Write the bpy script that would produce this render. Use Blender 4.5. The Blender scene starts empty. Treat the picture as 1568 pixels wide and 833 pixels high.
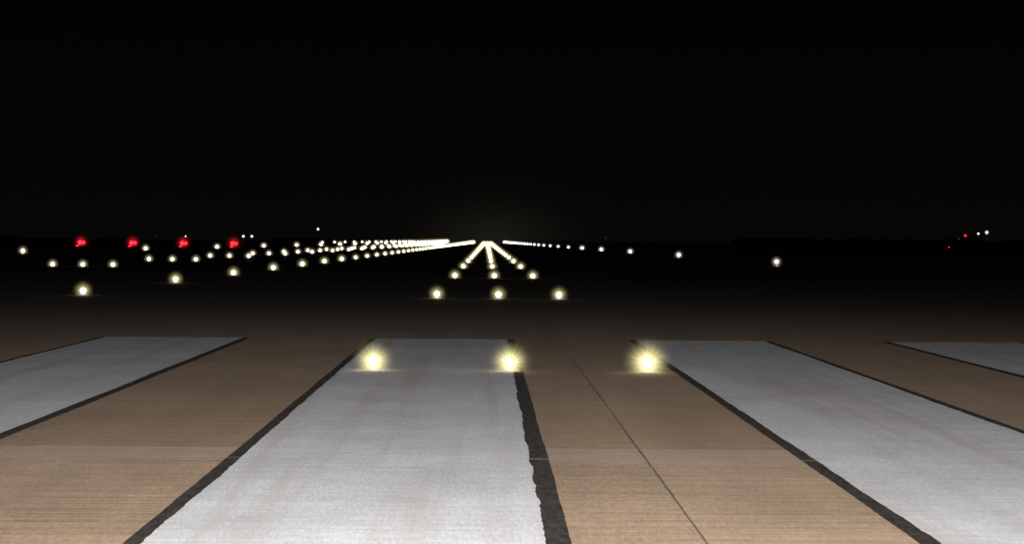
import bpy, bmesh, math, random
from mathutils import Vector, Matrix, noise as mnoise
random.seed(7)
scene = bpy.context.scene
scene.view_settings.view_transform = 'Standard'
scene.view_settings.look = 'None'
scene.view_settings.exposure = 0

# ---------------------------------------------------------------- helpers
def link(o, parent=None):
    scene.collection.objects.link(o)
    if parent: o.parent = parent
    return o
def mesh_obj(name, verts, faces, mat=None, parent=None, smooth=False):
    me = bpy.data.meshes.new(name); me.from_pydata(verts, [], faces); me.update()
    if mat: me.materials.append(mat)
    if smooth:
        for p in me.polygons: p.use_smooth = True
    return link(bpy.data.objects.new(name, me), parent)
def empty(name, loc=(0,0,0)):
    e = bpy.data.objects.new(name, None); e.location = loc
    e.empty_display_size = .3
    return link(e)
class NT:
    def __init__(s, name):
        s.m = bpy.data.materials.new(name); s.m.use_nodes = True
        s.t = s.m.node_tree; s.n = s.t.nodes
        s.b = s.n.get('Principled BSDF'); s.out = s.n.get('Material Output')
    def add(s, typ, **kw):
        n = s.n.new(typ)
        for k, v in kw.items(): setattr(n, k, v)
        return n
    def l(s, a, b): s.t.links.new(a, b)
    def noise(s, scale, sc=1.0, detail=5, rough=.6):
        tc = s.add('ShaderNodeTexCoord'); mp = s.add('ShaderNodeMapping')
        mp.inputs['Scale'].default_value = scale
        s.l(tc.outputs['Object'], mp.inputs['Vector'])
        n = s.add('ShaderNodeTexNoise'); n.inputs['Scale'].default_value = sc
        n.inputs['Detail'].default_value = detail; n.inputs['Roughness'].default_value = rough
        s.l(mp.outputs[0], n.inputs['Vector'])
        return n.outputs['Fac']
    def ramp(s, fac, p0, c0, p1, c1):
        r = s.add('ShaderNodeValToRGB')
        e = r.color_ramp.elements
        e[0].position = p0; e[1].position = p1
        e[0].color = (*c0, 1) if not isinstance(c0, (int,float)) else (c0,c0,c0,1)
        e[1].color = (*c1, 1) if not isinstance(c1, (int,float)) else (c1,c1,c1,1)
        s.l(fac, r.inputs[0]); return r.outputs[0]
    def mix(s, fac, a, b, mode='MIX'):
        m = s.add('ShaderNodeMix', data_type='RGBA', blend_type=mode)
        if isinstance(fac, (int,float)): m.inputs[0].default_value = fac
        else: s.l(fac, m.inputs[0])
        for i, v in ((6, a), (7, b)):
            if isinstance(v, tuple): m.inputs[i].default_value = (*v, 1)
            else: s.l(v, m.inputs[i])
        return m.outputs[2]
    def math(s, op, a, b=0.0, c=None):
        m = s.add('ShaderNodeMath', operation=op)
        for i, v in enumerate((a, b) if c is None else (a,b,c)):
            if isinstance(v, (int,float)): m.inputs[i].default_value = v
            else: s.l(v, m.inputs[i])
        return m.outputs[0]
    def bump(s, h, strength, dist):
        b = s.add('ShaderNodeBump'); b.inputs['Strength'].default_value = strength
        b.inputs['Distance'].default_value = dist
        s.l(h, b.inputs['Height']); s.l(b.outputs[0], s.b.inputs['Normal'])

# ---------------------------------------------------------------- materials
def concrete_mat():
    s = NT('concrete')
    streak = s.noise((.35, 22, 1), 1.0, 6, .7)       # transverse brushing
    fine = s.noise((2.5, 70, 1), 1.0, 3, .6)
    blot = s.noise((.5, .5, 1), 1.0, 5, .6)
    stain = s.noise((1.6, .25, 1), 1.0, 5, .65)
    grit = s.noise((50, 8, 1), 1.0, 3, .7)
    scr = s.noise((.9, 45, 1), 1.3, 2, .5)
    base = s.ramp(blot, .3, (.315,.215,.138), .72, (.425,.300,.198))
    c = s.mix(1.0, base, s.ramp(streak, .3, .66, .7, 1.26), 'MULTIPLY')
    c = s.mix(1.0, c, s.ramp(fine, .3, .78, .7, 1.2), 'MULTIPLY')
    c = s.mix(1.0, c, s.ramp(stain, .3, .78, .65, 1.1), 'MULTIPLY')
    c = s.mix(1.0, c, s.ramp(grit, .3, .76, .7, 1.22), 'MULTIPLY')
    c = s.mix(s.ramp(scr, .68, 0, .76, .45), c, (.54,.45,.35))
    tc = s.add('ShaderNodeTexCoord'); sp = s.add('ShaderNodeSeparateXYZ')
    s.l(tc.outputs['Object'], sp.inputs[0]); Y = sp.outputs['Y']; X = sp.outputs['X']
    inb = s.math('MULTIPLY', s.math('GREATER_THAN', Y, 11.62), s.math('LESS_THAN', Y, 12.3))
    c = s.mix(s.math('MULTIPLY', inb, .32), c, (.44,.37,.30))
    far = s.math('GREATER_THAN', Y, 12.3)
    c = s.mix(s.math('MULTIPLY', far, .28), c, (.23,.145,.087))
    rgt = s.math('GREATER_THAN', X, 1.0)
    c = s.mix(s.math('MULTIPLY', rgt, .12), c, (.46,.33,.22))
    tf = s.add('ShaderNodeMapRange'); s.l(Y, tf.inputs[0])       # light falloff past the stripes, painted as darker concrete
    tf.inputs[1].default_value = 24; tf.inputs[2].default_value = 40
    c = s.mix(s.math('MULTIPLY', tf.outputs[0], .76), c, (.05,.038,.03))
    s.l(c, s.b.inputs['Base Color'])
    ro = s.add('ShaderNodeMapRange'); s.l(Y, ro.inputs[0])       # polished rubber further along
    ro.inputs[1].default_value = 30; ro.inputs[2].default_value = 120
    ro.inputs[3].default_value = .85; ro.inputs[4].default_value = .36
    s.l(ro.outputs[0], s.b.inputs['Roughness'])
    s.b.inputs['Specular IOR Level'].default_value = .3
    s.bump(streak, .35, .006)
    return s.m
def paint_mat():
    s = NT('white_marking_paint')
    streak = s.noise((.4, 26, 1), 1.0, 6, .7)
    fine = s.noise((3, 80, 1), 1.0, 3, .6)
    tyre = s.noise((3.2, .09, 1), 1.0, 4, .6)
    blot = s.noise((1.2, .8, 1), 1.0, 6, .65)
    pit = s.noise((22, 7, 1), 1.0, 5, .75)
    grit = s.noise((60, 9, 1), 1.0, 3, .7)
    base = s.ramp(blot, .3, (.53,.527,.54), .7, (.68,.677,.69))
    c = s.mix(1.0, base, s.ramp(streak, .3, .80, .7, 1.12), 'MULTIPLY')
    c = s.mix(1.0, c, s.ramp(fine, .3, .86, .7, 1.1), 'MULTIPLY')
    c = s.mix(1.0, c, s.ramp(grit, .3, .82, .7, 1.14), 'MULTIPLY')
    c = s.mix(s.ramp(tyre, .48, 0, .72, .6), c, (.42,.345,.31))
    c = s.mix(s.ramp(pit, .62, 0, .72, .6), c, (.28,.24,.22))
    s.l(c, s.b.inputs['Base Color'])
    s.b.inputs['Roughness'].default_value = .85
    s.b.inputs['Specular IOR Level'].default_value = .2
    s.bump(streak, .3, .004)
    return s.m
def simple(name, c0, c1, sc, rough, metal=0.0, stretch=(1,1,1)):
    s = NT(name)
    n = s.noise(stretch, sc, 6, .65)
    s.l(s.ramp(n, .3, c0, .7, c1), s.b.inputs['Base Color'])
    s.b.inputs['Roughness'].default_value = rough
    s.b.inputs['Metallic'].default_value = metal
    s.bump(n, .3, .004)
    return s.m
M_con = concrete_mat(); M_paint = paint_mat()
M_black = simple('black_marking_border', (.004,.0035,.003), (.060,.048,.040), 14, .95, 0, (1.6,.6,1))
M_black.node_tree.nodes['Principled BSDF'].inputs['Specular IOR Level'].default_value = .15
M_joint = simple('joint_sealant', (.04,.03,.022), (.14,.105,.075), 5, .9)
M_jointl = simple('joint_mortar', (.36,.32,.27), (.5,.46,.40), 15, .8)
M_grass = simple('night_grass', (.010,.014,.007), (.03,.034,.016), .6, .95)
M_asph = simple('asphalt_shoulder', (.02,.02,.02), (.045,.042,.038), 1.5, .38)
M_metal = simple('cast_metal', (.30,.28,.24), (.45,.42,.36), 12, .6, .2)
M_orange = simple('orange_paint', (.5,.15,.02), (.65,.22,.04), 8, .5)
M_leaf = simple('dark_foliage', (.010,.014,.007), (.03,.036,.02), .5, .9)

def emit(name, col, strength):
    s = NT(name)
    e = s.add('ShaderNodeEmission')
    e.inputs[0].default_value = (*col, 1); e.inputs[1].default_value = strength
    s.l(e.outputs[0], s.out.inputs['Surface']); s.n.remove(s.b)
    return s.m
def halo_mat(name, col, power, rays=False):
    """painted glow for camera glare and lit haze: pure emission, falling off from the centre"""
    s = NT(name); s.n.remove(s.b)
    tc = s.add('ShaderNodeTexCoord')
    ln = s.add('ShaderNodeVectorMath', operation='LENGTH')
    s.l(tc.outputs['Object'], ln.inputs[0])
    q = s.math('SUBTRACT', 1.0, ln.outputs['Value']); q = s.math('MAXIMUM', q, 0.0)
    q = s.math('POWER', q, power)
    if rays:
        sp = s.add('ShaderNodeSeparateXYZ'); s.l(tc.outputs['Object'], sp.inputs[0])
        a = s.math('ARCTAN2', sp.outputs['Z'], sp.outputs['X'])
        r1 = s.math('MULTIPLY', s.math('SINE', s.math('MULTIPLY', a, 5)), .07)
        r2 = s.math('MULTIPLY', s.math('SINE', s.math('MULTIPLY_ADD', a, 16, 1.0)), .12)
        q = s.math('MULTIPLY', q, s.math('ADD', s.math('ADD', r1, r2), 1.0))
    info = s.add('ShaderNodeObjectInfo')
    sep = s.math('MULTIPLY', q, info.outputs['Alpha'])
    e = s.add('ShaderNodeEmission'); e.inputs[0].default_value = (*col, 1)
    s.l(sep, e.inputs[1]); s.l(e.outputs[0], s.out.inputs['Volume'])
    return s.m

def sphere_mesh(name, mat, r=1.0, sub=3):
    me = bpy.data.meshes.new(name); bm = bmesh.new()
    bmesh.ops.create_icosphere(bm, subdivisions=sub, radius=r)
    for f in bm.faces: f.smooth = True
    bm.to_mesh(me); bm.free(); me.materials.append(mat); return me
COL = {'warm': (1,.95,.66), 'white': (1,.95,.80), 'edge': (1,.90,.86), 'red': (1,.012,.02), 'blue': (.75,.88,1)}
BULB = {k: sphere_mesh('bulb_'+k, emit('lamp_'+k, c, 5.5), 1, 3) for k, c in COL.items()}
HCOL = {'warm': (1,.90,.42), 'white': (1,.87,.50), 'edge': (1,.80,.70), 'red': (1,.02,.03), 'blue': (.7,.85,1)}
HALO = {k: sphere_mesh('halo_'+k, halo_mat('glare_'+k, c, 4.5, True), 1, 2) for k, c in HCOL.items()}  # emissive balls that paint camera glare round each lamp

def turned(name, prof, mat, N=20):
    v = []; f = []
    for r, z in prof:
        for i in range(N):
            a = 2*math.pi*i/N; v.append((r*math.cos(a), r*math.sin(a), z))
    for k in range(len(prof)-1):
        for i in range(N):
            j = (i+1) % N; f.append((k*N+i, k*N+j, (k+1)*N+j, (k+1)*N+i))
    me = bpy.data.meshes.new(name); me.from_pydata(v, [], f); me.materials.append(mat); return me
FIX = turned('fixture', [(.10,0),(.095,.008),(.07,.016),(.05,.018),(.045,.012),(0,.012)], M_metal)
POST = turned('post', [(.11,0),(.11,.015),(.03,.03),(.025,.2),(.06,.22),(.06,.26),(0,.27)], M_orange, 14)

F = 2900.0
def lamp(parent, x, y, zb, kind, gain=1.0, body='inset', spread=1.0, hg=3.6):
    D = max(15, math.hypot(x, y)); near = D < 30
    rc = (2.9 + 255/D)/2*D/F*gain * (.74 if near else 1)  # lens drawn oversized with distance to imitate glare
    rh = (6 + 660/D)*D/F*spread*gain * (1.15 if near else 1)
    if near: hg = 6.5
    z = max(zb + .012, .02 + rc*1.0 + (.045 if near else .025 if D < 60 else 0))
    b = bpy.data.objects.new('lens', BULB[kind]); b.location = (x, y, z)
    b.scale = (rc, rc, rc); link(b, parent)
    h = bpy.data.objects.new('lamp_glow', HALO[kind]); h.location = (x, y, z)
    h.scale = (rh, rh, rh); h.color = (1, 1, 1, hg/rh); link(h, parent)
    if body:
        o = bpy.data.objects.new('fixture', FIX if body == 'inset' else POST)
        o.location = (x, y, .0045 if not near else .0125); link(o, parent)

# ---------------------------------------------------------------- ground
def sheet(name, x0, x1, y0, y1, z, mat, nx=1, ny=1, parent=None):
    v = [(x0+(x1-x0)*i/nx, y0+(y1-y0)*j/ny, z) for j in range(ny+1) for i in range(nx+1)]
    f = [(j*(nx+1)+i, j*(nx+1)+i+1, (j+1)*(nx+1)+i+1, (j+1)*(nx+1)+i) for j in range(ny) for i in range(nx)]
    return mesh_obj(name, v, f, mat, parent)
sheet('grass_ground', -5000, 5000, -300, 9000, -.004, M_grass)
sheet('asphalt_shoulder', -52, 30, -150, 3600, 0, M_asph)
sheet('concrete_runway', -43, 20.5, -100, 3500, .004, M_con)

def strip(name, x0, x1, y0, y1, z, mat, ja, jb, seed, parent, step=.03):
    n = int((y1-y0)/step); v = []; f = []
    def e(sd, y, j):
        return (mnoise.noise(Vector((sd, y*.5, 0)))*1.0 + mnoise.noise(Vector((sd, y*2.2, 4)))*.7
                + mnoise.noise(Vector((sd, y*9, 7)))*.45)*j + random.uniform(-1,1)*j*.12
    for k in range(n+1):
        y = y0+(y1-y0)*k/n
        v += [(x0+e(seed, y, ja), y, z), (x1+e(seed+9, y, jb), y, z)]
        if k: f.append((2*k-2, 2*k-1, 2*k+1, 2*k))
    return mesh_obj(name, v, f, mat, parent)
edges = [(-8.78,-6.98),(-5.2,-3.33),(-1.51,.28),(2.05,3.83),(5.55,7.35),(9.05,10.85)]
for i, (a, b) in enumerate(edges):
    e = empty('threshold_marking')
    strip('black_border', a-.085, b+(.09 if i != 2 else .11), -4, 26.08, .008, M_black, .007, .007, i*3.3, e)
    strip('white_stripe', a, b, -4, 26.0, .012, M_paint, .012, .012 if i != 2 else .022, 50+i*7.1, e)
j = empty('pavement_joint')
for x in (1.0, -4.2, 6.2, 11.4, -9.4, -14.6):
    strip('longitudinal_joint', x-.007, x+.007, -4, 22, .0065, M_joint, .007, .007, x, j)
n = 300
for nm, y, w0, w1, z, fr in (('transverse_joint', 11.66, .004, .012, .0145, 2), ('transverse_joint_back', 12.3, .004, .008, .0065, 3)):
    v = []; f = []
    for k in range(n+1):
        x = -14+28*k/n
        w = w0 + w1*abs(mnoise.noise(Vector((x*fr, y, 0))))
        v += [(x, y-w, z), (x, y+w, z)]
        if k: f.append((2*k-2, 2*k, 2*k+1, 2*k-1))
    mesh_obj(nm, v, f, M_jointl, j)
v=[]; f=[]
for (x,y,s_) in [(7.05,14.6,.018)]+[(random.uniform(-6,8), random.uniform(8.5,18), random.uniform(.002,.005)) for _ in range(40)]:
    k=len(v)
    v += [(x-s_,y-s_,.0126),(x+s_,y-s_*.7,.0126),(x+s_*.8,y+s_,.0126),(x-s_*.9,y+s_*.8,.0126),(x,y,.0126+s_*.6)]
    f += [(k,k+1,k+4),(k+1,k+2,k+4),(k+2,k+3,k+4),(k+3,k,k+4)]
mesh_obj('loose_gravel', v, f, M_jointl)

# ---------------------------------------------------------------- runway lights
for x in (-1.165, .25, 1.675):
    e = empty('inset_runway_light')
    lamp(e, x, 19.6, 0, 'warm', 1.15 if x > 1 else 1.0)
e = empty('touchdown_zone_lights')
y = 44.6
while y < 900:
    for x in (-1.165, .285, 1.71): lamp(e, x, y, 0, 'warm', .97, body='inset' if y < 200 else None)
    y += 25.3
e = empty('touchdown_zone_lights')
y = 91.5
while y < 800:
    for x in (-20.9, -19.45, -18.0): lamp(e, x, y, 0, 'white', .95, body='inset' if y < 200 else None)
    y += 26
e = empty('runway_centreline_lights')
y = 45.2
while y < 1400:
    lamp(e, -9.6, y, 0, 'warm', 1.02 if y < 130 else .87, body='inset' if y < 200 else None)
    y += 13.4
e = empty('runway_edge_lights')
y = 118
while y < 2000:
    lamp(e, 18.1, y, .22, 'edge', 1.05 if y < 400 else .78, body='post')
    y += 60.3
e = empty('runway_edge_lights')
y = 168
while y < 2000:
    lamp(e, -41, y, .22, 'white', 1.15, body='post')
    y += 60.3
e = empty('taxiway_lights')
y = 900
while y < 2000:
    lamp(e, -78, y, .3, 'white', .8, body='post'); y += 72

# precision approach path indicators
def box(bm, cx, cy, cz, sx, sy, sz):
    return bmesh.ops.create_cube(bm, size=1, matrix=Matrix.Translation((cx,cy,cz)) @ Matrix.Diagonal((sx,sy,sz,1)))
for X in (-45.2, -54.2, -63.2, -72.4):
    e = empty('approach_path_indicator')
    bm = bmesh.new()
    box(bm, X, 340, .62, 1.1, 1.0, .26); box(bm, X, 339.45, .76, 1.16, .2, .03)
    for dx in (-.42, .42): box(bm, X+dx, 339.7, .25, .06, .06, .5)
    box(bm, X, 340.4, .25, .06, .06, .5); box(bm, X, 340, .03, 1.6, 1.8, .06)
    bmesh.ops.bevel(bm, geom=bm.edges[:], offset=.008, segments=1)
    me = bpy.data.meshes.new('housing'); bm.to_mesh(me); bm.free(); me.materials.append(M_orange)
    link(bpy.data.objects.new('housing', me), e)
    for dx, sc in ((-.25,.36), (.42,.26)):
        b = bpy.data.objects.new('red_lens', BULB['red']); b.location = (X+dx, 339.3, .66)
        b.scale = (sc, .1, sc); link(b, e)
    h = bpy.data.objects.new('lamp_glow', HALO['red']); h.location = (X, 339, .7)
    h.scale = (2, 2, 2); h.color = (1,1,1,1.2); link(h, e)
    b = bpy.data.objects.new('painted_red_reflection', BULB['red']); b.location = (X, 336, .02)  # glowing disc painted in for the lamp's ground reflection
    b.scale = (.26, .12, .18); link(b, e)

def pole_lamp(name, x, y, z, kind, gain=1.0):
    e = empty(name)
    N = 8; v = []; f = []
    for r, zz in ((.14, 0), (.07, z-.1), (.25, z), (0.02, z+.2)):
        for i in range(N):
            a = 2*math.pi*i/N; v.append((x+r*math.cos(a), y+r*math.sin(a), zz))
    for k in range(3):
        for i in range(N):
            jj = (i+1) % N; f.append((k*N+i, k*N+jj, (k+1)*N+jj, (k+1)*N+i))
    mesh_obj('pole', v, f, M_metal, e)
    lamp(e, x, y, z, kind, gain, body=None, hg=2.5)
def survey(px, py, D):
    u = px-745; w = py-370-.0075*u
    return u*D/F, 1.35 - w*D/F
for px, py, D, k, g in ((487,351,800,'white',.7),(373,362,620,'blue',.7),(386,362,620,'blue',.7),(285,362,620,'white',.45),
                        (1480,361,860,'red',.7),(1500,358,860,'white',.6),(1513,356,860,'blue',.9),
                        (1470,366,860,'red',.3),(1455,379,820,'red',.4),(927,364,800,'red',.3),(240,362,620,'red',.3)):
    x, z = survey(px, py, D)
    pole_lamp('airfield_lamp_pole', x, D, max(z,.4), k, g)

# ---------------------------------------------------------------- distant tree line (one mass)
def treeline(name, spans):
    v = []; f = []
    for (x0, x1, y0, hmax, cnt) in spans:
        for _ in range(cnt):
            x = random.uniform(x0, x1); d = y0+random.uniform(-15, 15)
            h = hmax*(.55+.45*mnoise.noise(Vector((x*.06, y0, 0))) + .25*mnoise.noise(Vector((x*.25, y0, 3))))
            z = random.uniform(0, max(1, h)); s = random.uniform(.35, .9)
            c = Vector((x, d, z)); k = len(v)
            for q in range(4):
                a = q*math.pi/2 + random.uniform(-.5,.5)
                v.append(c+Vector((math.cos(a)*s, random.uniform(-.4,.4)*s, math.sin(a)*s)))
            f.append((k,k+1,k+2,k+3))
    return mesh_obj(name, [tuple(p) for p in v], f, M_leaf)
treeline('distant_tree_line', [(118, 290, 900, 6.0, 9000), (-420, -260, 1050, 3.5, 4000), (-260, 118, 2300, 5, 6000)])

s = halo_mat('painted_haze_glow', (1,.9,.5), 3.0)  # emissive ellipsoid painting the scattered glow over the far lights
hz = bpy.data.objects.new('painted_haze', sphere_mesh('haze', s, 1, 3))
hz.location = (3, 900, 2); hz.scale = (70, 40, 38); hz.color = (1,1,1,.00042); link(hz)

# ---------------------------------------------------------------- world
w = bpy.data.worlds.new('World'); scene.world = w; w.use_nodes = True
t = w.node_tree; bg = t.nodes['Background']
tc = t.nodes.new('ShaderNodeTexCoord'); sp = t.nodes.new('ShaderNodeSeparateXYZ'); r = t.nodes.new('ShaderNodeValToRGB')
t.links.new(tc.outputs['Generated'], sp.inputs[0]); t.links.new(sp.outputs['Z'], r.inputs[0])
r.color_ramp.elements[0].color = (.0022,.0020,.0019,1); r.color_ramp.elements[0].position = 0
r.color_ramp.elements[1].color = (.0009,.0009,.0012,1); r.color_ramp.elements[1].position = .12
t.links.new(r.outputs[0], bg.inputs[0]); bg.inputs[1].default_value = 1.0

# ---------------------------------------------------------------- unseen spots added behind the camera in place of its flash
def spot(name, loc, aim, power, size, blend):
    L = bpy.data.lights.new(name, 'SPOT'); L.energy = power; L.spot_size = math.radians(size)
    L.spot_blend = blend; L.shadow_soft_size = .12; L.color = (1,.99,.98)
    o = bpy.data.objects.new(name, L); o.location = loc
    o.rotation_euler = (Vector(aim)-Vector(loc)).to_track_quat('-Z','Y').to_euler()
    return link(o)
spot('flash_spot', (-.8,-3.4,1.95), (-3,7,0), 26000, 80, .9)
spot('flash_spot.001', (.8,-3.4,1.95), (3,7,0), 26000, 80, .9)

# ---------------------------------------------------------------- camera
cam = bpy.data.cameras.new('camera'); co = bpy.data.objects.new('camera', cam); link(co)
cam.sensor_width = 36; cam.lens = F/1568*36; cam.clip_end = 20000; cam.clip_start = .05
co.location = (0, 0, 1.35)
yaw = math.atan(39/F); pitch = math.atan(46.2/F); roll = .0075
R = Matrix.Rotation(-yaw, 4, 'Z') @ Matrix.Rotation(math.pi/2 - pitch, 4, 'X') @ Matrix.Rotation(roll, 4, 'Z')
co.rotation_euler = R.to_euler()
scene.camera = co
